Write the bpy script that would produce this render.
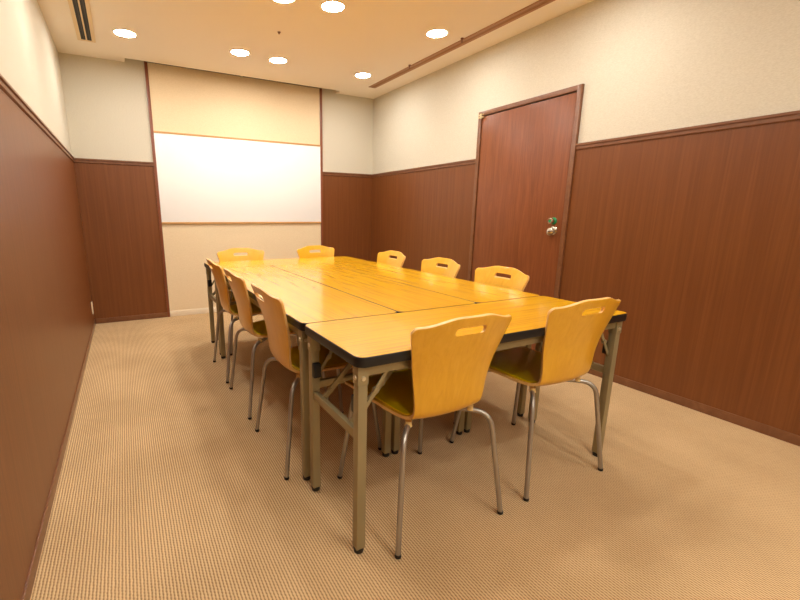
import bpy, bmesh, math, random
from mathutils import Vector, Matrix
random.seed(4)
COL = bpy.context.scene.collection
PI = math.pi
for o in list(bpy.data.objects):
    bpy.data.objects.remove(o)

# ------------------------------------------------------------------ room measures
W, H, RAIL = 3.2375, 2.486, 1.598
YF = -7.1                    # wall behind the camera

# ------------------------------------------------------------------ materials
def lin(r, g, b):
    f = lambda c: (c/255/12.92) if c/255 <= .04045 else ((c/255+.055)/1.055)**2.4
    return (f(r), f(g), f(b), 1)

def new_mat(name):
    m = bpy.data.materials.new(name); m.use_nodes = True
    nt = m.node_tree
    return m, nt, nt.nodes['Principled BSDF']

def plain(name, col, rough=.5, metal=0., spec=.5, bump=None, coat=0.):
    m, nt, b = new_mat(name)
    b.inputs['Base Color'].default_value = col
    b.inputs['Roughness'].default_value = rough
    b.inputs['Metallic'].default_value = metal
    b.inputs['Specular IOR Level'].default_value = spec
    b.inputs['Coat Weight'].default_value = coat
    n = nt.nodes.new('ShaderNodeTexNoise'); n.inputs['Scale'].default_value = bump[0] if bump else 60
    tc = nt.nodes.new('ShaderNodeTexCoord'); nt.links.new(tc.outputs['Object'], n.inputs['Vector'])
    bp = nt.nodes.new('ShaderNodeBump'); bp.inputs['Strength'].default_value = bump[1] if bump else .02
    bp.inputs['Distance'].default_value = .002
    nt.links.new(n.outputs['Fac'], bp.inputs['Height']); nt.links.new(bp.outputs['Normal'], b.inputs['Normal'])
    return m

def wood(name, stops, scale, rough, spec=.5, coat=0., lines=None, detail=6, bump=.03, dist=.8):
    """streaky grain: noise stretched along the small-scale axis"""
    m, nt, b = new_mat(name)
    tc = nt.nodes.new('ShaderNodeTexCoord'); oi = nt.nodes.new('ShaderNodeObjectInfo')
    ad = nt.nodes.new('ShaderNodeVectorMath'); ad.operation = 'ADD'
    mu = nt.nodes.new('ShaderNodeMath'); mu.operation = 'MULTIPLY'; mu.inputs[1].default_value = 7.3
    nt.links.new(oi.outputs['Random'], mu.inputs[0])
    nt.links.new(tc.outputs['Object'], ad.inputs[0]); nt.links.new(mu.outputs[0], ad.inputs[1])
    mp = nt.nodes.new('ShaderNodeMapping'); mp.inputs['Scale'].default_value = scale
    nt.links.new(ad.outputs[0], mp.inputs['Vector'])
    n = nt.nodes.new('ShaderNodeTexNoise'); n.inputs['Scale'].default_value = 1
    n.inputs['Detail'].default_value = detail; n.inputs['Distortion'].default_value = dist
    n.inputs['Roughness'].default_value = .62
    nt.links.new(mp.outputs[0], n.inputs['Vector'])
    cr = nt.nodes.new('ShaderNodeValToRGB')
    els = cr.color_ramp.elements
    els[0].position, els[0].color = stops[0]; els[1].position, els[1].color = stops[-1]
    for p, c in stops[1:-1]:
        e = els.new(p); e.color = c
    nt.links.new(n.outputs['Fac'], cr.inputs['Fac'])
    out = cr.outputs['Color']
    if lines:
        mp2 = nt.nodes.new('ShaderNodeMapping'); mp2.inputs['Scale'].default_value = lines[0]
        nt.links.new(ad.outputs[0], mp2.inputs['Vector'])
        n2 = nt.nodes.new('ShaderNodeTexNoise'); n2.inputs['Scale'].default_value = 1; n2.inputs['Detail'].default_value = 2
        nt.links.new(mp2.outputs[0], n2.inputs['Vector'])
        r2 = nt.nodes.new('ShaderNodeValToRGB'); r2.color_ramp.elements[0].position = lines[1]; r2.color_ramp.elements[1].position = lines[2]
        nt.links.new(n2.outputs['Fac'], r2.inputs['Fac'])
        mx = nt.nodes.new('ShaderNodeMix'); mx.data_type = 'RGBA'
        mx.inputs['B'].default_value = lines[3]
        mm = nt.nodes.new('ShaderNodeMath'); mm.operation = 'MULTIPLY'; mm.inputs[1].default_value = lines[4]
        nt.links.new(r2.outputs['Color'], mm.inputs[0]); nt.links.new(mm.outputs[0], mx.inputs['Factor'])
        nt.links.new(out, mx.inputs['A']); out = mx.outputs['Result']
    nt.links.new(out, b.inputs['Base Color'])
    b.inputs['Roughness'].default_value = rough; b.inputs['Specular IOR Level'].default_value = spec
    b.inputs['Coat Weight'].default_value = coat; b.inputs['Coat Roughness'].default_value = .12
    bp = nt.nodes.new('ShaderNodeBump'); bp.inputs['Strength'].default_value = bump; bp.inputs['Distance'].default_value = .002
    nt.links.new(n.outputs['Fac'], bp.inputs['Height']); nt.links.new(bp.outputs['Normal'], b.inputs['Normal'])
    return m

def wallpaper(name, a, b_, rough=.85):
    m, nt, b = new_mat(name)
    tc = nt.nodes.new('ShaderNodeTexCoord')
    mp = nt.nodes.new('ShaderNodeMapping'); mp.inputs['Scale'].default_value = (90, 90, 320)
    nt.links.new(tc.outputs['Object'], mp.inputs['Vector'])
    n = nt.nodes.new('ShaderNodeTexNoise'); n.inputs['Scale'].default_value = 1; n.inputs['Detail'].default_value = 3
    nt.links.new(mp.outputs[0], n.inputs['Vector'])
    cr = nt.nodes.new('ShaderNodeValToRGB')
    cr.color_ramp.elements[0].position = .3; cr.color_ramp.elements[0].color = a
    cr.color_ramp.elements[1].position = .7; cr.color_ramp.elements[1].color = b_
    nt.links.new(n.outputs['Fac'], cr.inputs['Fac']); nt.links.new(cr.outputs['Color'], b.inputs['Base Color'])
    b.inputs['Roughness'].default_value = rough; b.inputs['Specular IOR Level'].default_value = .25
    bp = nt.nodes.new('ShaderNodeBump'); bp.inputs['Strength'].default_value = .12; bp.inputs['Distance'].default_value = .001
    nt.links.new(n.outputs['Fac'], bp.inputs['Height']); nt.links.new(bp.outputs['Normal'], b.inputs['Normal'])
    return m

def carpet_mat():
    m, nt, b = new_mat('carpet_ribbed_loop')
    L = nt.links
    tc = nt.nodes.new('ShaderNodeTexCoord'); sp = nt.nodes.new('ShaderNodeSeparateXYZ')
    wob = nt.nodes.new('ShaderNodeTexNoise'); wob.inputs['Scale'].default_value = 70; wob.inputs['Detail'].default_value = 4
    L.new(tc.outputs['Object'], wob.inputs['Vector']); L.new(tc.outputs['Object'], sp.inputs[0])
    def math_(op, a, c=None):
        n = nt.nodes.new('ShaderNodeMath'); n.operation = op
        for i, v in enumerate((a, c)):
            if v is None: continue
            if isinstance(v, (int, float)): n.inputs[i].default_value = v
            else: L.new(v, n.inputs[i])
        return n.outputs[0]
    w = math_('MULTIPLY', math_('SUBTRACT', wob.outputs['Fac'], .5), 2.6)
    sx = math_('SINE', math_('ADD', math_('MULTIPLY', sp.outputs['X'], 2*PI/.0098), w))
    # loops: dashes along each rib, staggered by rib
    sy = math_('SINE', math_('ADD', math_('ADD', math_('MULTIPLY', sp.outputs['Y'], 2*PI/.0125), w), math_('MULTIPLY', sp.outputs['X'], 2*PI/.0196)))
    h = math_('ADD', math_('MULTIPLY', sx, .78), math_('MULTIPLY', sy, .22))
    hn = math_('ADD', math_('MULTIPLY', h, .5), .5)
    cr = nt.nodes.new('ShaderNodeValToRGB'); e = cr.color_ramp.elements
    e[0].position = .12; e[0].color = lin(162, 130, 91); e[1].position = .60; e[1].color = lin(223, 190, 144)
    L.new(hn, cr.inputs['Fac'])
    big = nt.nodes.new('ShaderNodeTexNoise'); big.inputs['Scale'].default_value = 2.2; big.inputs['Detail'].default_value = 5
    L.new(tc.outputs['Object'], big.inputs['Vector'])
    r2 = nt.nodes.new('ShaderNodeValToRGB'); r2.color_ramp.elements[0].position = .3; r2.color_ramp.elements[0].color = (.86, .85, .83, 1)
    r2.color_ramp.elements[1].position = .6; r2.color_ramp.elements[1].color = (1, 1, 1, 1)
    L.new(big.outputs['Fac'], r2.inputs['Fac'])
    mx = nt.nodes.new('ShaderNodeMix'); mx.data_type = 'RGBA'; mx.blend_type = 'MULTIPLY'; mx.inputs['Factor'].default_value = 1
    L.new(cr.outputs['Color'], mx.inputs['A']); L.new(r2.outputs['Color'], mx.inputs['B'])
    L.new(mx.outputs['Result'], b.inputs['Base Color'])
    b.inputs['Roughness'].default_value = .95; b.inputs['Specular IOR Level'].default_value = .1
    bp = nt.nodes.new('ShaderNodeBump'); bp.inputs['Strength'].default_value = .5; bp.inputs['Distance'].default_value = .003
    L.new(hn, bp.inputs['Height']); L.new(bp.outputs['Normal'], b.inputs['Normal'])
    return m

def emit(name, col, s):
    m, nt, b = new_mat(name)
    b.inputs['Base Color'].default_value = (1, 1, 1, 1)
    b.inputs['Emission Color'].default_value = col; b.inputs['Emission Strength'].default_value = s
    return m

LAMP = 74.0
M = {}
M['ceiling'] = plain('ceiling_paint', lin(250, 241, 226), .9, spec=.2, bump=(250, .05))
M['wall'] = wallpaper('woven_cream_wallpaper', lin(205, 198, 179), lin(218, 212, 195))
M['panel'] = wallpaper('peach_fabric_panel', lin(230, 209, 171), lin(240, 220, 186))
W1, W2, W3 = lin(104, 58, 26), lin(118, 68, 32), lin(132, 79, 40)
M['wainscot'] = wood('dark_wood_veneer_vertical', [(.2, W1), (.5, W2), (.8, W3)], (45, 45, .9), .36, .4,
                     lines=((200, 200, 2.), .52, .8, lin(92, 48, 22), .4), bump=.02)
M['door'] = wood('door_wood_veneer', [(.22, lin(112, 60, 30)), (.5, lin(130, 72, 38)), (.78, lin(144, 84, 46))], (22, 22, 1.6), .36, .4,
                 lines=((240, 240, 3), .5, .72, lin(100, 52, 26), .5), bump=.02, dist=1.6)
M['trim'] = wood('dark_wood_moulding', [(.2, lin(104, 62, 36)), (.8, lin(134, 88, 56))], (14, 14, 14), .32, .5, bump=.01)
M['trim_red'] = wood('reddish_wood_batten', [(.2, lin(112, 60, 36)), (.8, lin(146, 84, 54))], (40, 40, 2), .35, .5, bump=.01)
M['oak_strip'] = wood('light_oak_strip', [(.2, lin(196, 146, 86)), (.8, lin(216, 170, 110))], (3, 60, 60), .4, .4, bump=.01)
M['white_trim'] = plain('white_painted_baseboard', lin(240, 226, 200), .5)
M['board'] = plain('whiteboard_enamel', lin(250, 250, 248), .32, spec=.4, bump=(20, .005))
M['carpet'] = carpet_mat()
M['top'] = wood('orange_oak_laminate', [(.25, lin(222, 160, 0)), (.5, lin(233, 173, 2)), (.75, lin(239, 183, 14))], (2.2, 40, 40), .24, .7,
                coat=.5, lines=((2.6, 150, 150),   .52, .68, lin(196, 122, 16), .75), bump=.015)
M['under'] = plain('dark_underside_for_shade', lin(84, 66, 44), .7)  # underside coloured dark to cut bounce and deepen the shade below
M['rim'] = plain('black_rubber_edge', lin(22, 20, 20), .45)
M['tsteel'] = plain('khaki_painted_steel', lin(160, 146, 108), .38, .35, bump=(120, .02))
M['chrome'] = plain('satin_chrome_tube', lin(176, 170, 160), .38, .85)
M['bolt'] = plain('zinc_bolt', lin(214, 204, 172), .3, .6)
M['black'] = plain('black_plastic', lin(22, 21, 20), .4)
M['shell'] = wood('lacquered_beech_plywood', [(.25, lin(224, 162, 34)), (.5, lin(233, 173, 42)), (.75, lin(239, 183, 56))], (26, 26, 3), .28, .5,
                  coat=.3, lines=((160, 160, 9), .55, .7, lin(220, 152, 34), .3), bump=.01, dist=1.5)
M['shell_edge'] = wood('plywood_edge_highlight', [(.2, lin(222, 168, 92)), (.8, lin(240, 196, 124))], (8, 8, 200), .35, .5, bump=.01)  # pale ply edge, with the rim highlight put into its colour
M['pad'] = plain('mustard_vinyl', lin(230, 192, 4), .3, bump=(300, .03), coat=.15)
M['peg'] = plain('cream_plastic_spacer', lin(226, 196, 128), .4)
M['metal'] = plain('polished_steel', lin(214, 208, 196), .2, .95)
M['green'] = plain('green_plastic', lin(18, 140, 84), .3)
M['brass'] = plain('dull_brass', lin(214, 194, 150), .35, .8)
M['track'] = plain('bronze_anodised_aluminium', lin(172, 124, 78), .45, .2)
M['track_dark'] = plain('bronze_groove', lin(152, 108, 66), .6)
M['vent_frame'] = plain('ivory_painted_metal', lin(236, 212, 168), .5)
M['vent_dark'] = plain('dark_grille', lin(26, 22, 18), .6)
M['ivory'] = plain('ivory_plastic', lin(240, 226, 192), .4)
M['lamp'] = emit('downlight_glow', (1, .972, .915, 1), LAMP)
M['reflector'] = plain('white_lamp_trim', lin(250, 244, 232), .35)
M['screen_case'] = plain('dark_screen_case', lin(38, 34, 26), .5)

# ------------------------------------------------------------------ mesh helpers
def bm_box(bm, lo, hi, bev=0., seg=2):
    lo, hi = Vector(lo), Vector(hi)
    r = bmesh.ops.create_cube(bm, size=1)
    vs = r['verts']
    bmesh.ops.scale(bm, vec=hi-lo, verts=vs)
    bmesh.ops.translate(bm, vec=(lo+hi)/2, verts=vs)
    if bev:
        es = list({e for v in vs for e in v.link_edges})
        bmesh.ops.bevel(bm, geom=es, offset=bev, segments=seg, affect='EDGES', profile=.6)

def bm_bar(bm, a, b, wx, wy, bev=0., up=(0, 0, 1)):
    """rectangular bar from a to b"""
    a, b = Vector(a), Vector(b); z = (b-a).normalized()
    u = Vector(up)
    if abs(z.dot(u)) > .95: u = Vector((0, 1, 0))
    x = u.cross(z).normalized(); y = z.cross(x)
    t = bmesh.new(); bm_box(t, (-wx/2, -wy/2, 0), (wx/2, wy/2, (b-a).length), bev)
    mat = Matrix((x, y, z)).transposed().to_4x4(); mat.translation = a
    t.transform(mat); merge(bm, t)

def merge(bm, t):
    me = bpy.data.meshes.new('tmp'); t.to_mesh(me); t.free(); bm.from_mesh(me); bpy.data.meshes.remove(me)

def bm_cyl(bm, a, b, r, r2=None, seg=20, bev=0.):
    a, b = Vector(a), Vector(b); z = (b-a); L = z.length
    t = bmesh.new()
    bmesh.ops.create_cone(t, cap_ends=True, segments=seg, radius1=r, radius2=r if r2 is None else r2, depth=L)
    if bev:
        es = [e for e in t.edges if len(e.link_faces) == 2 and any(len(f.verts) > 4 for f in e.link_faces)]
        bmesh.ops.bevel(t, geom=es, offset=bev, segments=2, affect='EDGES')
    bmesh.ops.translate(t, vec=(0, 0, L/2), verts=t.verts)
    mat = Vector((0, 0, 1)).rotation_difference(z.normalized()).to_matrix().to_4x4(); mat.translation = a
    t.transform(mat); merge(bm, t)

def bm_lathe(bm, prof, seg=28, axis=None, org=(0, 0, 0)):
    """prof: (radius, height) about local z, turned to axis"""
    t = bmesh.new(); rings = []
    for r, h in prof:
        if r < 1e-6: rings.append([t.verts.new((0, 0, h))])
        else: rings.append([t.verts.new((r*math.cos(2*PI*i/seg), r*math.sin(2*PI*i/seg), h)) for i in range(seg)])
    for A, B in zip(rings, rings[1:]):
        for i in range(seg):
            j = (i+1) % seg
            q = [A[i % len(A)], A[j % len(A)], B[j % len(B)], B[i % len(B)]]
            q = list(dict.fromkeys(q))
            if len(q) > 2: t.faces.new(q)
    bmesh.ops.recalc_face_normals(t, faces=t.faces)
    if axis is not None:
        t.transform(Vector((0, 0, 1)).rotation_difference(Vector(axis)).to_matrix().to_4x4())
    bmesh.ops.translate(t, vec=org, verts=t.verts)
    merge(bm, t)

def fillet(pts, rad, n=7):
    pts = [Vector(p) for p in pts]; out = [pts[0]]
    for i in range(1, len(pts)-1):
        p, a, b = pts[i], pts[i-1], pts[i+1]
        r = rad[i-1] if isinstance(rad, (list, tuple)) else rad
        d1 = (a-p).normalized(); d2 = (b-p).normalized()
        p1 = p+d1*r; p2 = p+d2*r
        for k in range(n+1):
            t = k/n
            out.append(p1*(1-t)**2 + p*2*t*(1-t) + p2*t*t)
    out.append(pts[-1]); return out

def bm_tube(bm, path, r, seg=14):
    path = [Vector(p) for p in path]
    prev = None; rings = []
    for i, p in enumerate(path):
        t = (path[min(i+1, len(path)-1)] - path[max(i-1, 0)]).normalized()
        if prev is None:
            u = t.cross(Vector((0, 0, 1)))
            if u.length < .1: u = t.cross(Vector((1, 0, 0)))
            u.normalize()
        else:
            u = (prev - t*prev.dot(t)).normalized()
        prev = u; v = t.cross(u)
        rings.append([bm.verts.new(p + u*r*math.cos(2*PI*k/seg) + v*r*math.sin(2*PI*k/seg)) for k in range(seg)])
    fs = []
    for A, B in zip(rings, rings[1:]):
        for k in range(seg):
            fs.append(bm.faces.new((A[k], A[(k+1) % seg], B[(k+1) % seg], B[k])))
    fs.append(bm.faces.new(rings[0][::-1])); fs.append(bm.faces.new(rings[-1]))
    bmesh.ops.recalc_face_normals(bm, faces=fs)

def finish(me, angle=35):
    for p in me.polygons: p.use_smooth = True
    me.set_sharp_from_angle(angle=math.radians(angle))

def obj(name, bm, mat, parent=None, angle=35):
    me = bpy.data.meshes.new(name); bm.to_mesh(me); bm.free()
    finish(me, angle)
    o = bpy.data.objects.new(name, me); COL.objects.link(o)
    for mm in (mat if isinstance(mat, (list, tuple)) else [mat]): me.materials.append(mm)
    if parent: o.parent = parent
    return o

def box(name, lo, hi, mat, parent=None, bev=0.):
    bm = bmesh.new(); bm_box(bm, lo, hi, bev); return obj(name, bm, mat, parent)

def thing(name, label, cat, loc=(0, 0, 0), rz=0, group=None):
    o = bpy.data.objects.new(name, None); COL.objects.link(o); o.empty_display_size = .1
    o.location = loc; o.rotation_euler = (0, 0, rz)
    o['label'] = label; o['category'] = cat
    if group: o['group'] = group
    return o

def struct(o):
    o['kind'] = 'structure'; return o

def dup(root, loc, rz, label, group=None):
    def cp(o, par):
        c = o.copy(); COL.objects.link(c)
        if par is not None:
            c.parent = par; c.matrix_parent_inverse = o.matrix_parent_inverse.copy()
        for ch in list(o.children): cp(ch, c)
        return c
    kids = root
    c = cp(kids, None)
    c.location = loc; c.rotation_euler = (0, 0, rz); c['label'] = label
    if group: c['group'] = group
    return c

# ------------------------------------------------------------------ room shell
fl = struct(box('floor', (-.15, YF-.15, -.06), (W+.15, .15, 0), M['carpet']))

# ceiling with the long recess by the back wall
SX0, SX1, SY = .522, 2.72, -.12
bm = bmesh.new()
bm_box(bm, (-.15, YF-.15, H), (W+.15, SY, H+.10))
bm_box(bm, (-.15, SY, H), (SX0, .15, H+.10))
bm_box(bm, (SX1, SY, H), (W+.15, .15, H+.10))
bm_box(bm, (SX0-.02, SY-.02, H+.16), (SX1+.02, .15, H+.20))
bm_box(bm, (SX0-.02, SY-.02, H+.10), (SX0, .15, H+.16)); bm_box(bm, (SX1, SY-.02, H+.10), (SX1+.02, .15, H+.16))
bm_box(bm, (SX0, SY-.02, H+.10), (SX1, SY, H+.16))
struct(obj('ceiling', bm, M['ceiling']))

wl = struct(box('wall_left', (-.15, YF-.15, 0), (0, .15, H+.0), M['wall']))
wr = struct(box('wall_right', (W, YF-.15, 0), (W+.15, .15, H+.0), M['wall']))
wb = struct(box('wall_back', (0, 0, 0), (W, .15, H+.16), M['wall']))
wf = struct(box('wall_front', (0, YF-.15, 0), (W, YF, H), M['wall']))

def rail_profile_y(bm, x0, sx, y0, y1, zt=RAIL):
    """chair rail along y on wall plane x0, sticking out in direction sx"""
    pts = [(0, zt), (.020, zt), (.024, zt-.004), (.024, zt-.014), (.017, zt-.018), (.017, zt-.036), (.010, zt-.042), (0, zt-.042)]
    vs0 = [bm.verts.new((x0+sx*a, y0, z)) for a, z in pts]; vs1 = [bm.verts.new((x0+sx*a, y1, z)) for a, z in pts]
    n = len(pts)
    for i in range(n): bm.faces.new((vs0[i], vs0[(i+1) % n], vs1[(i+1) % n], vs1[i]))
    bm.faces.new(vs0[::-1]); bm.faces.new(vs1); bmesh.ops.recalc_face_normals(bm, faces=bm.faces)

def rail_profile_x(bm, y0, sy, x0, x1, zt=RAIL):
    rail_profile_y(bm, 0, 1, x0, x1, zt)
    bm.transform(Matrix(((0, 1, 0, 0), (sy, 0, 0, y0), (0, 0, 1, 0), (0, 0, 0, 1))))
    bmesh.ops.recalc_face_normals(bm, faces=bm.faces)

DY0, DY1, DTOP = -2.856, -1.876, 1.983      # door, outside of the frame
PX0, PX1 = .702, 2.527                      # fabric panel between the battens
T = .008
# wainscot slabs are parts of their walls
box('wainscot', (0, YF, .05), (T, -T, RAIL-.03), M['wainscot'], wl)
box('wainscot', (W-T, YF, .05), (W, DY0, RAIL-.03), M['wainscot'], wr)
box('wainscot', (W-T, DY1, .05), (W, -T, RAIL-.03), M['wainscot'], wr)
struct(box('trim_3', (0, -T, .05), (PX0-.012, 0, RAIL-.03), M['wainscot']))
struct(box('trim_4', (PX1+.012, -T, .05), (W, 0, RAIL-.03), M['wainscot']))
bm = bmesh.new(); rail_profile_y(bm, 0, 1, YF, 0); obj('chair_rail', bm, M['trim'], wl)
bm = bmesh.new(); rail_profile_y(bm, W, -1, YF, DY0); obj('chair_rail', bm, M['trim'], wr)
bm = bmesh.new(); rail_profile_y(bm, W, -1, DY1, 0); obj('chair_rail', bm, M['trim'], wr)
bm = bmesh.new(); rail_profile_x(bm, 0, -1, 0, PX0-.012); struct(obj('trim_5', bm, M['trim']))
bm = bmesh.new(); rail_profile_x(bm, 0, -1, PX1+.012, W); struct(obj('trim_6', bm, M['trim']))
# fabric panel and battens
box('fabric_panel', (PX0, -.004, 1.885), (PX1, 0, 2.530), M['panel'], wb)
box('fabric_panel', (PX0, -.004, .05), (PX1, 0, 1.005), M['panel'], wb)
for i, x in enumerate((PX0, PX1)):
    struct(box('trim_%d' % (i+1), (x-.014, -.016, .0), (x+.014, 0, 2.545), M['trim_red'], None, .002))
# baseboards
def baseboard(name, lo, hi, mat, cap):
    o = struct(box(name, lo, hi, mat, None, .003)); return o
struct(box('baseboard_left', (0, YF, 0), (.014, -.0, .052), M['trim'], None, .003))
struct(box('baseboard_right', (W-.014, YF, 0), (W, DY0, .052), M['trim'], None, .003))
struct(box('baseboard_right_far', (W-.014, DY1, 0), (W, 0, .052), M['trim'], None, .003))
struct(box('baseboard_back_left', (.014, -.014, 0), (PX0-.014, 0, .052), M['trim'], None, .003))
struct(box('baseboard_back_right', (PX1+.014, -.014, 0), (W-.014, 0, .052), M['trim'], None, .003))
struct(box('baseboard_back', (PX0+.014, -.012, 0), (PX1-.014, 0, .062), M['white_trim'], None, .003))

# ------------------------------------------------------------------ door
dr = bpy.data.objects.new('door_1', None); COL.objects.link(dr); struct(dr)
dr.location = (W, (DY0+DY1)/2, 0)
dc = (DY0+DY1)/2
FW = .036
bm = bmesh.new()
bm_box(bm, (-.024, DY0-dc, 0), (0, DY0-dc+FW, DTOP), .003)
bm_box(bm, (-.024, DY1-dc-FW, 0), (0, DY1-dc, DTOP), .003)
bm_box(bm, (-.024, DY0-dc+FW-.003, DTOP-FW), (0, DY1-dc-FW+.003, DTOP-.0005), .003)
obj('door_frame', bm, M['trim'], dr)
box('door_gap_shade', (-.003, DY0-dc+FW, .0), (-.001, DY1-dc-FW, DTOP-FW), M['black'], dr)  # black sheet stands in for the shade in the gap round the leaf
leaf = box('door_leaf', (-.015, DY0-dc+FW+.007, .008), (-.001, DY1-dc-FW-.006, DTOP-FW-.008), M['door'], dr, .002)
# lock: thumb turn above, round pull below
ky = -2.742-dc
bm = bmesh.new(); bm_lathe(bm, [(0, 0), (.026, 0), (.026, .004), (.022, .008), (0, .008)], axis=(-1, 0, 0), org=(-.015, ky, 1.068))
rose = obj('lock_rose', bm, M['green'], leaf); rose['label'] = 'green collar of the door lock'
bm = bmesh.new(); bm_lathe(bm, [(.016, .0), (.018, .012), (.0225, .030), (.0225, .036), (.019, .039), (.011, .0385), (.0105, .036), (0, .036)], axis=(-1, 0, 0), org=(-.022, ky, 1.068))
k = obj('thumb_turn', bm, M['metal'], leaf); k['label'] = 'round steel thumb turn'
bm = bmesh.new(); bm_lathe(bm, [(0, .0), (.010, .0), (.010, .002), (0, .0025)], axis=(-1, 0, 0), org=(-.0585, ky, 1.068))
obj('indicator', bm, M['green'], k)
bm = bmesh.new(); bm_lathe(bm, [(0, 0), (.032, 0), (.032, .004), (.026, .009), (.014, .011), (0, .011)], axis=(-1, 0, 0), org=(-.015, ky-.006, .998))
obj('handle_rose', bm, M['metal'], leaf)
bm = bmesh.new(); bm_lathe(bm, [(.013, 0), (.013, .010), (.026, .018), (.030, .026), (.028, .032), (.020, .036), (0, .037)], axis=(-1, 0, 0), org=(-.018, ky, .988))
k = obj('door_knob', bm, M['metal'], leaf)
bm = bmesh.new(); bm_box(bm, (-.0565, ky-.013, .985), (-.053, ky+.013, .991), .001); obj('keyway', bm, M['black'], k)
# pivot hinge, top far corner
bm = bmesh.new()
bm_box(bm, (-.030, DY1-dc-FW-.03, DTOP-FW-.018), (-.014, DY1-dc-.002, DTOP-FW-.004), .002)
bm_box(bm, (-.030, DY1-dc-FW-.03, DTOP-FW+.004), (-.023, DY1-dc-.002, DTOP-FW+.014), .002)
bm_cyl(bm, (-.028, DY1-dc-FW, DTOP-FW-.024), (-.028, DY1-dc-FW, DTOP-FW+.018), .007)
h = obj('pivot_hinge', bm, M['brass'], dr); h['label'] = 'brass pivot hinge'

# ------------------------------------------------------------------ whiteboard
b = thing('whiteboard', 'wide blank whiteboard with thin oak strips, mounted on the peach panel of the far wall', 'whiteboard', ((PX0+PX1)/2, 0, 1.445))
hx = (PX1-PX0)/2-.014
box('writing_surface', (-hx, -.012, -.435), (hx, -.0041, .435), M['board'], b, .001)
box('top_strip', (-hx, -.018, .435), (hx, -.0041, .452), M['oak_strip'], b, .002)
box('bottom_strip', (-hx, -.022, -.453), (hx, -.0041, -.435), M['oak_strip'], b, .002)

# ------------------------------------------------------------------ roll-up screen in the slot
s = thing('projection_screen', 'dark rolled-up screen bar in the ceiling slot above the whiteboard', 'screen', ((PX0+PX1)/2, -.062, H+.018))
bm = bmesh.new(); bm_box(bm, (-hx-.02, -.042, .0), (hx+.02, .042, .085), .012); obj('case', bm, M['screen_case'], s)
bm = bmesh.new(); bm_cyl(bm, (-.016, -.02, -.015), (-.016, -.02, .004), .008); bm_lathe(bm, [(0, -.012), (.013, -.010), (.015, 0), (.010, .006), (0, .008)], org=(-.016, -.02, -.015))
obj('pull_knob', bm, M['bolt'], s)

# ------------------------------------------------------------------ ceiling fittings
def make_downlight(label):
    t = thing('downlight', label, 'ceiling light', group='recessed ceiling downlights')
    bm = bmesh.new(); bm_lathe(bm, [(.074, .0), (.076, -.006), (.086, -.005), (.090, 0), (.074, 0.0)], seg=40); obj('trim_ring', bm, M['reflector'], t)
    bm = bmesh.new(); bm_lathe(bm, [(0, -.0045), (.05, -.0045), (.075, -.0035), (.075, -.001), (0, -.001)], seg=40); obj('diffuser', bm, M['lamp'], t)
    return t
spots = [
    (.52, -.76, 'round white ceiling downlight nearest the left wall, in line with the dark slotted vent'),
    (1.416, -.785, 'round white downlight near the whiteboard, left one of the close pair'),
    (1.772, -.757, 'round white downlight near the whiteboard, right one of the close pair'),
    (2.669, -.756, 'round white downlight by the far end of the brown ceiling track'),
    (2.669, -1.942, 'round white downlight beside the middle of the brown ceiling track, farthest right'),
    (1.769, -1.955, 'round white downlight wholly in view at the top edge of the photo'),
    (1.43, -1.917, 'round white downlight cut off by the top edge of the photo'),
]
first = None
for x, y, lab in spots:
    if first is None:
        first = make_downlight(lab); first.location = (x, y, H)
    else: dup(first, (x, y, H), 0, lab)
for y in (-1.94, -3.12, -5.30, -6.45):  # rows behind the camera are added, unseen, to light the near end
    for x in (.52, 1.42, 1.77, 2.669):
        if y == -1.94 and x != .52: continue
        dup(first, (x, y, H), 0, 'round white downlight out of view, in unseen rows continued and added to light the near end')

# slotted air vent by the left wall
VY0, VY1 = -1.62, -.455
v = thing('ceiling_vent', 'long ivory ceiling vent with two dark slots near the left wall', 'vent', (.243, (VY0+VY1)/2, H))
hl = (VY1-VY0)/2
bm = bmesh.new()
for x0, x1 in ((-.064, -.037), (-.0055, .0055), (.037, .064)): bm_box(bm, (x0, -hl, -.007), (x1, hl, 0), .002)
bm_box(bm, (-.064, hl-.004, -.007), (.064, hl+.022, 0), .002); bm_box(bm, (-.064, -hl-.022, -.007), (.064, -hl+.004, 0), .002)
obj('frame', bm, M['vent_frame'], v)
for x in (-.021, .021):
    sl = box('slot', (x-.016, -hl, -.003), (x+.016, hl, -.0005), M['vent_dark'], v)
    bm = bmesh.new(); bm_bar(bm, (x+.004, -hl+.004, -.004), (x+.004, hl-.004, -.004), .008, .002); obj('deflector', bm, M['screen_case'], sl)

# brown ceiling track on the right
TY0, TY1 = -4.9, -.43
t = thing('ceiling_track', 'long brown metal track let into the ceiling along the right wall', 'ceiling track', (2.966, (TY0+TY1)/2, H))
hl = (TY1-TY0)/2
bm = bmesh.new()
for x0, x1 in ((-.043, -.014), (.014, .043)): bm_box(bm, (x0, -hl, -.006), (x1, hl, 0), .0015)
bm_box(bm, (-.043, hl-.004, -.006), (.043, hl+.003, 0), .001)
obj('rail', bm, M['track'], t)
box('groove', (-.014, -hl, -.003), (.014, hl-.004, -.0005), M['track_dark'], t)
def hook(x, y, lab):
    g = thing('ceiling_hook', lab, 'hook', (x, y, H))
    bm = bmesh.new(); bm_lathe(bm, [(0, 0), (.012, 0), (.012, -.008), (.005, -.012), (.005, -.02), (0, -.02)]); obj('base', bm, M['trim'], g)
    bm = bmesh.new()
    bm_tube(bm, [Vector((0, .008*math.sin(a), -.024+.008*math.cos(a))) for a in [k*PI/6 for k in range(0, 10)]], .003, 8); obj('hook_loop', bm, M['trim'], g)
    return g
hook(2.908, -1.235, 'small brown hook beside the ceiling track, the one nearer the far wall')
hook(2.908, -1.96, 'small brown hook beside the ceiling track, nearer the door')
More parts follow.
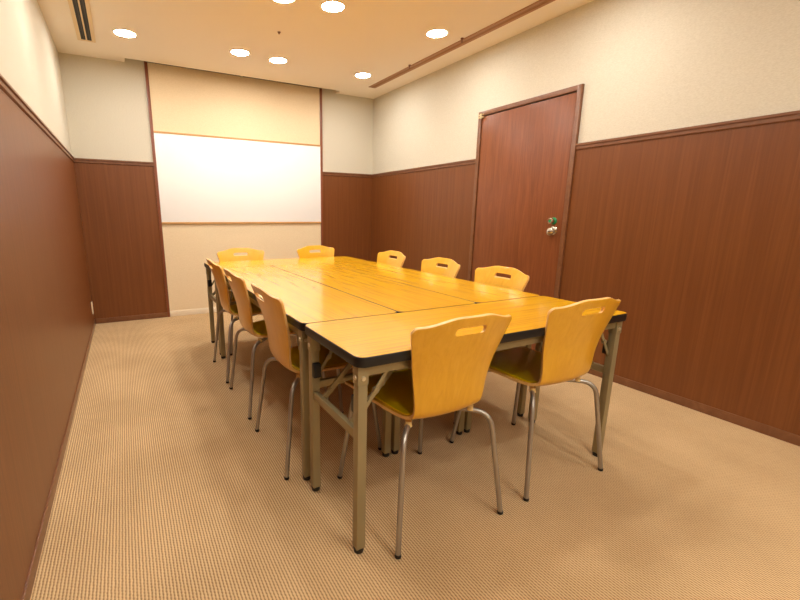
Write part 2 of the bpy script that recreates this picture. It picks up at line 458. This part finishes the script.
# tiny nozzle in the middle of the ceiling
g = thing('ceiling_nozzle', 'tiny brown nozzle in the middle of the bare ceiling', 'nozzle', (1.582, -1.365, H))
bm = bmesh.new(); bm_lathe(bm, [(0, 0), (.013, 0), (.012, -.004), (.007, -.006), (.006, -.014), (0, -.015)]); obj('nozzle', bm, M['trim'], g)

# wall outlet near the far left corner
g = thing('wall_outlet', 'ivory wall outlet plate low on the left wall by the far corner', 'outlet', (T, -.12, .19))
bm = bmesh.new(); bm_box(bm, (0, -.034, -.058), (.008, .034, .058), .003); pl = obj('cover_plate', bm, M['ivory'], g)
box('socket', (.0075, -.013, -.022), (.0095, .013, .022), M['vent_frame'], g, .0008)

# ------------------------------------------------------------------ folding tables
TH = .70
def rounded_rect(lx, ly, r, n=6):
    pts = []
    for cx, cy, a0 in ((lx/2-r, ly/2-r, 0), (-lx/2+r, ly/2-r, PI/2), (-lx/2+r, -ly/2+r, PI), (lx/2-r, -ly/2+r, 1.5*PI)):
        for k in range(n+1):
            a = a0+k*PI/2/n; pts.append((cx+r*math.cos(a), cy+r*math.sin(a)))
    return pts

def bm_prism(bm, pts, z0, z1):
    a = [bm.verts.new((x, y, z0)) for x, y in pts]; b_ = [bm.verts.new((x, y, z1)) for x, y in pts]
    n = len(pts)
    for i in range(n): bm.faces.new((a[i], a[(i+1) % n], b_[(i+1) % n], b_[i]))
    bm.faces.new(a[::-1]); bm.faces.new(b_)

def make_table(L, D, ix, iy, label):
    """length along local x; legs inset ix from the ends, iy from the sides"""
    t = thing('folding_table', label, 'table', group='folding tables pushed together')
    # laminate board
    bm = bmesh.new(); bm_prism(bm, rounded_rect(L-.006, D-.006, .030), TH-.028, TH)
    top = obj('tabletop', bm, [M['top'], M['under']], t)
    for p in top.data.polygons:
        if p.normal.z < -.9: p.material_index = 1
    # black edge band: ring with rounded outside
    bm = bmesh.new()
    prof = [(-.004, TH-.0007), (.0005, TH-.0009), (.0025, TH-.003), (.0032, TH-.012), (.0032, TH-.026), (.0015, TH-.033), (-.006, TH-.034), (-.030, TH-.034)]
    rings = []
    for off, z in prof:
        r = max(.030+off, .002)
        rings.append([bm.verts.new((x, y, z)) for x, y in rounded_rect(L-.006+2*off, D-.006+2*off, r)])
    for A, B in zip(rings, rings[1:]):
        n = len(A)
        for i in range(n): bm.faces.new((A[i], A[(i+1) % n], B[(i+1) % n], B[i]))
    bmesh.ops.recalc_face_normals(bm, faces=bm.faces)
    obj('edge_band', bm, M['rim'], top)
    lx, ly = L/2-ix, D/2-iy
    ZB = TH-.034
    # steel rails under the top
    for s in (-1, 1):
        bm = bmesh.new(); bm_box(bm, (-lx-.01, s*ly-.011, ZB-.036), (lx+.01, s*ly+.011, ZB), .003); obj('side_rail', bm, M['tsteel'], t)
    for e in (-1, 1):
        for s in (-1, 1):
            bm = bmesh.new(); bm_box(bm, (e*lx-.0165, s*ly-.0165, .018), (e*lx+.0165, s*ly+.0165, ZB-.010), .0035)
            lg = obj('leg', bm, M['tsteel'], t)
            bm = bmesh.new(); bm_cyl(bm, (e*lx, s*ly, 0), (e*lx, s*ly, .022), .016, .0185, bev=.002); obj('foot_cap', bm, M['black'], lg)
            # bracket, bolt
            bm = bmesh.new(); bm_box(bm, (e*lx-.0185, s*ly-.0182, ZB-.062), (e*lx+.0185, s*ly+.0182, ZB-.001), .002)
            br = obj('hinge_bracket', bm, M['tsteel'], t)
            bm = bmesh.new(); bm_lathe(bm, [(0, 0), (.0085, 0), (.007, .004), (0, .005)], seg=14, axis=(0, s, 0), org=(e*lx, s*(ly+.0178), ZB-.040))
            bm_lathe(bm, [(0, 0), (.0085, 0), (.007, .004), (0, .005)], seg=14, axis=(e, 0, 0), org=(e*(lx+.018), s*ly, ZB-.040))
            obj('bolt', bm, M['bolt'], br)
            # folding stay: rail down to the leg, with its knuckle
            bm = bmesh.new()
            a = Vector((e*(lx-.115), s*(ly-.006), ZB-.012)); c = Vector((e*(lx-.012), s*(ly-.006), ZB-.165))
            bm_bar(bm, a, c, .013, .005, .001, up=(0, 1, 0))
            m_ = (a*.45+c*.55); bm_cyl(bm, m_-Vector((0, .007, 0)), m_+Vector((0, .007, 0)), .010, seg=14)
            obj('folding_stay', bm, M['tsteel'], t)
            # black release latch on the inner face of the leg
            bm = bmesh.new(); bm_box(bm, (e*lx-.0155, s*(ly-.022)-.014, ZB-.165), (e*lx+.0155, s*(ly-.022)+.014, ZB-.108), .006)
            obj('latch', bm, M['black'], t)
        # crossbar between the two legs of an end
        zc = .425
        bm = bmesh.new(); bm_box(bm, (e*lx-.010, -ly+.014, zc-.016), (e*lx+.010, ly-.014, zc+.016), .003); obj('crossbar', bm, M['tsteel'], t)
        # pair of inward struts from the crossbar up to the underside
        for s in (-1, 1):
            bm = bmesh.new()
            a = Vector((e*(lx-.010), s*(ly-.075), zc+.012)); c = Vector((e*(lx-.215), s*(ly-.075), ZB-.012))
            bm_bar(bm, a, c, .020, .009, .002, up=(0, 1, 0)); bm_bar(bm, c+Vector((0, -.02, .006)), c+Vector((0, .02, .006)), .022, .008)
            for p in (a+(c-a)*.12, a+(c-a)*.55): bm_cyl(bm, p-Vector((0, .009, 0)), p+Vector((0, .009, 0)), .009, seg=14)
            obj('strut', bm, M['tsteel'], t)
    return t

X0, X3 = .929, 2.2736
YN, YS, YE, YX = -3.9035, -3.455, -1.608, -1.157
ta = make_table(X3-X0, YS-YN-.002, .030, .038, 'orange laminate folding table set crosswise at the near end, two chairs at its open side')
ta.location = ((X0+X3)/2, (YN+YS)/2, 0)
tb = dup(ta, ((X0+X3)/2, (YE+YX)/2, 0), PI, 'orange laminate folding table set crosswise at the far end by the whiteboard')
LL = YE-YS-.004
LW = (X3-X0)/3-.0022
tc_ = make_table(LL, LW, .044, .024, 'lengthwise orange folding table on the left, beside the row of chairs facing right')
tc_.location = (X0+LW/2+.001, (YS+YE)/2, 0); tc_.rotation_euler = (0, 0, PI/2)
dup(tc_, ((X0+X3)/2, (YS+YE)/2, 0), PI/2, 'middle lengthwise orange folding table, closed in by tables on every side')
dup(tc_, (X3-LW/2-.001, (YS+YE)/2, 0), -PI/2, 'lengthwise orange folding table on the right, on the door side')

# ------------------------------------------------------------------ chairs
def spline(keys, s):
    """Catmull-Rom through (s, value...) keys"""
    n = len(keys)
    i = 0
    while i < n-2 and s > keys[i+1][0]: i += 1
    k0, k1, k2, k3 = keys[max(i-1, 0)], keys[i], keys[i+1], keys[min(i+2, n-1)]
    h = k2[0]-k1[0]; t = min(max((s-k1[0])/h, 0), 1)
    out = []
    for j in range(1, len(k1)):
        m1 = (k2[j]-k0[j])/(k2[0]-k0[0])*h; m2 = (k3[j]-k1[j])/(k3[0]-k1[0])*h
        t2, t3 = t*t, t*t*t
        out.append((2*t3-3*t2+1)*k1[j]+(t3-2*t2+t)*m1+(-2*t3+3*t2)*k2[j]+(t3-t2)*m2)
    return out

# (y, z) of the centre line, half width, bow (edge forward / up), from seat front to back top
PROF = [(.250, .420, .168, .000), (.239, .432, .190, .002), (.209, .441, .199, .004), (.130, .444, .199, .006), (.030, .440, .190, .007),
        (-.070, .433, .172, .008), (-.130, .431, .158, .009), (-.165, .438, .149, .011), (-.186, .458, .146, .013), (-.195, .495, .148, .014),
        (-.204, .550, .155, .021), (-.214, .610, .168, .024), (-.230, .670, .183, .026), (-.249, .730, .199, .030), (-.265, .775, .211, .033), (-.275, .806, .217, .034)]
def arc_keys():
    s = 0; ks = []
    for i, p in enumerate(PROF):
        if i: s += math.hypot(p[0]-PROF[i-1][0], p[1]-PROF[i-1][1])
        ks.append((s,)+p)
    return ks
KEYS = arc_keys(); SMAX = KEYS[-1][0]
def shell_point(s, t):
    """t in -1..1 across"""
    y, z, w, bow = spline(KEYS, s)
    y2, z2, _, _ = spline(KEYS, min(s+.004, SMAX)); y1, z1, _, _ = spline(KEYS, max(s-.004, 0))
    ty, tz = y2-y1, z2-z1; l = math.hypot(ty, tz); ty, tz = ty/l, tz/l
    ny, nz = tz, -ty                    # towards the sitter
    b_ = bow*abs(t)**2.2
    return Vector((t*w, y+ny*b_, z+nz*b_)), Vector((0, ny, nz))

def top_drop(t):
    """how far the top edge falls below the crown"""
    a = abs(t)
    u = min(max((a-.22)/.70, 0), 1)
    d = .034*u*u*(3-2*u)
    if a > .88: d += .022*((a-.88)/.12)**2.2
    return d
def front_pull(t):
    a = abs(t)
    return 0 if a < .8 else .030*((a-.8)/.2)**2

def shell_grid(s0, s1, ns, nt, tmax=1., thick=.010, lift=0., shaped=True, edge_mat=0):
    bm = bmesh.new(); G = []
    for i in range(ns+1):
        row = []
        for j in range(nt+1):
            t = (-1+2*j/nt)
            # denser at the sides
            a = s0+(front_pull(t) if shaped else .012*abs(t)**6)
            e = s1-(top_drop(t) if shaped else .012*abs(t)**6)
            s = a+(e-a)*i/ns
            p, n = shell_point(s, t*tmax)
            row.append(bm.verts.new(p+n*lift))
        G.append(row)
    for i in range(ns):
        for j in range(nt):
            bm.faces.new((G[i][j], G[i][j+1], G[i+1][j+1], G[i+1][j]))
    bmesh.ops.recalc_face_normals(bm, faces=bm.faces)
    # normals towards the sitter
    bm.faces.ensure_lookup_table()
    f = bm.faces[len(bm.faces)//8]
    if f.normal.z < 0: bmesh.ops.reverse_faces(bm, faces=bm.faces)
    return bm

def evaluated(o):
    dg = bpy.context.evaluated_depsgraph_get(); dg.update()
    me = bpy.data.meshes.new_from_object(o.evaluated_get(dg), depsgraph=dg)
    return me

def make_shell_mesh():
    bm = shell_grid(0, SMAX, 62, 44)
    me = bpy.data.meshes.new('seat_shell'); bm.to_mesh(me); bm.free()
    me.materials.append(M['shell']); me.materials.append(M['shell_edge'])
    o = bpy.data.objects.new('seat_shell', me); COL.objects.link(o)
    # hand hole cutter
    cb = bmesh.new(); r = .0108; hw = .063
    pts = []
    for k in range(13): a = -PI/2+PI*k/12; pts.append((hw-r+r*math.cos(a), r*math.sin(a)))
    for k in range(13): a = PI/2+PI*k/12; pts.append((-hw+r+r*math.cos(a), r*math.sin(a)))
    bm_prism(cb, pts, -.08, .08)
    bmesh.ops.recalc_face_normals(cb, faces=cb.faces)
    cb.transform(Matrix.Translation((0, -.258, .756)) @ Matrix.Rotation(math.radians(68), 4, 'X'))
    cme = bpy.data.meshes.new('cut'); cb.to_mesh(cme); cb.free(); cme.materials.append(M['shell']); cme.materials.append(M['shell_edge'])
    for p in cme.polygons: p.material_index = 1
    co = bpy.data.objects.new('cut', cme); COL.objects.link(co)
    md = o.modifiers.new('s', 'SOLIDIFY'); md.thickness = .011; md.offset = 0; md.material_offset_rim = 1
    md = o.modifiers.new('b', 'BOOLEAN'); md.object = co; md.operation = 'DIFFERENCE'; md.solver = 'EXACT'
    md = o.modifiers.new('v', 'BEVEL'); md.width = .0025; md.segments = 2; md.limit_method = 'ANGLE'; md.angle_limit = math.radians(50)
    res = evaluated(o)
    bpy.data.objects.remove(o); bpy.data.objects.remove(co)
    finish(res, 40)
    return res

def make_chair(label, group):
    t = thing('stacking_chair', label, 'chair', group=group)
    sm = make_shell_mesh()
    so = bpy.data.objects.new('seat_shell', sm); COL.objects.link(so); so.parent = t
    # mustard pad set on the seat
    bm = shell_grid(.020, .395, 34, 26, tmax=.90, lift=.0068, shaped=False)
    me = bpy.data.meshes.new('p'); bm.to_mesh(me); bm.free(); me.materials.append(M['pad'])
    o = bpy.data.objects.new('p', me); COL.objects.link(o)
    md = o.modifiers.new('s', 'SOLIDIFY'); md.thickness = .005; md.offset = 0
    md = o.modifiers.new('v', 'BEVEL'); md.width = .002; md.segments = 2; md.limit_method = 'ANGLE'; md.angle_limit = math.radians(50)
    pm = evaluated(o); bpy.data.objects.remove(o); finish(pm, 40)
    po = bpy.data.objects.new('seat_pad', pm); COL.objects.link(po); po.parent = t; po['label'] = 'glossy mustard seat pad'
    # legs: foot, knee, then inwards to the hub under the seat
    for sx in (-1, 1):
        for sy in (-1, 1):
            fx = .212 if sy > 0 else .233
            foot = (sx*fx, sy*.241, .006); knee = (sx*(fx-.042), sy*.190, .408); inn = (sx*.02, sy*.024, .408+.002*sx*sy)
            bm = bmesh.new(); bm_tube(bm, fillet([foot, knee, inn], .062, 9), .0095, 16); lg = obj('leg', bm, M['chrome'], t)
            bm = bmesh.new(); bm_cyl(bm, (sx*(fx+.0006), sy*.2414, 0), (sx*(fx-.001), sy*.240, .014), .0105, .0115, 16, .002); obj('foot_cap', bm, M['black'], lg)
            yy = .140*sy; xx = sx*(.128 if sy > 0 else .141)
            zz = .4305 if sy > 0 else .4255
            bm = bmesh.new(); bm_lathe(bm, [(0, .408), (.014, .408), (.011, .418), (.012, zz), (0, zz)], seg=18, org=(xx*.98, yy, 0)); obj('spacer', bm, M['peg'], lg)
    bm = bmesh.new(); bm_lathe(bm, [(0, .396), (.045, .396), (.050, .400), (.050, .416), (.044, .420), (0, .420)], seg=24); obj('hub', bm, M['chrome'], t)
    return t

GL, GR, GN, GF = ('chairs along the left side', 'chairs along the right side', 'chairs at the near end', 'chairs at the far end')
proto = make_chair('nearest plywood chair, seen from behind, tucked under the near left end of the table', GN)
proto.location = (1.294, -3.709, 0)
R_ = math.radians
dup(proto, (1.914, -3.705, 0), R_(-1), 'plywood chair seen from behind at the near end, on the right by the table corner', GN)
for y, lab in ((-3.140, 'left side plywood chair closest to the camera'), (-2.525, 'middle plywood chair of the three on the left side'),
               (-1.948, 'left side plywood chair farthest from the camera')):
    dup(proto, (1.116, y, 0), R_(-90), lab, GL)
for y, lab in ((-3.110, 'pale plywood chair back on the right side, closest of three to the camera'),
               (-2.547, 'pale plywood chair back on the right side, middle of three'),
               (-1.907, 'pale plywood chair back on the right side, farthest of three')):
    dup(proto, (2.092, y, 0), R_(90), lab, GR)
dup(proto, (1.245, -1.372, 0), R_(178), 'far end plywood chair on the left, facing the camera below the whiteboard', GF)
dup(proto, (2.003, -1.350, 0), R_(187), 'far end plywood chair on the right, facing the camera below the whiteboard', GF)

# ------------------------------------------------------------------ camera, world, view
cam = bpy.data.cameras.new('camera'); co = bpy.data.objects.new('camera', cam); COL.objects.link(co)
cam.sensor_fit = 'HORIZONTAL'; cam.sensor_width = 36; cam.lens = 427.16943/800*36; cam.shift_x = (400-352.96397)/800; cam.shift_y = (311.12853-300)/800; cam.clip_start = .02
R = Vector((0.88494671, -0.46563970, 0.00699882)); U = Vector((0.09784853, 0.20061216, 0.97477199)); F = Vector((0.45529658, 0.86193644, -0.22309324))
mw = Matrix((R, U, -F)).transposed().to_4x4(); mw.translation = (.3636779, -4.9383330, 1.1124619)
co.matrix_world = mw
sc = bpy.context.scene; sc.camera = co
w = bpy.data.worlds.new('world'); sc.world = w; w.use_nodes = True
w.node_tree.nodes['Background'].inputs['Color'].default_value = (1, .95, .88, 1)
w.node_tree.nodes['Background'].inputs['Strength'].default_value = .05
vs = sc.view_settings; vs.view_transform = 'Standard'; vs.look = 'None'; vs.exposure = .93; vs.gamma = 1
vs.use_curve_mapping = False
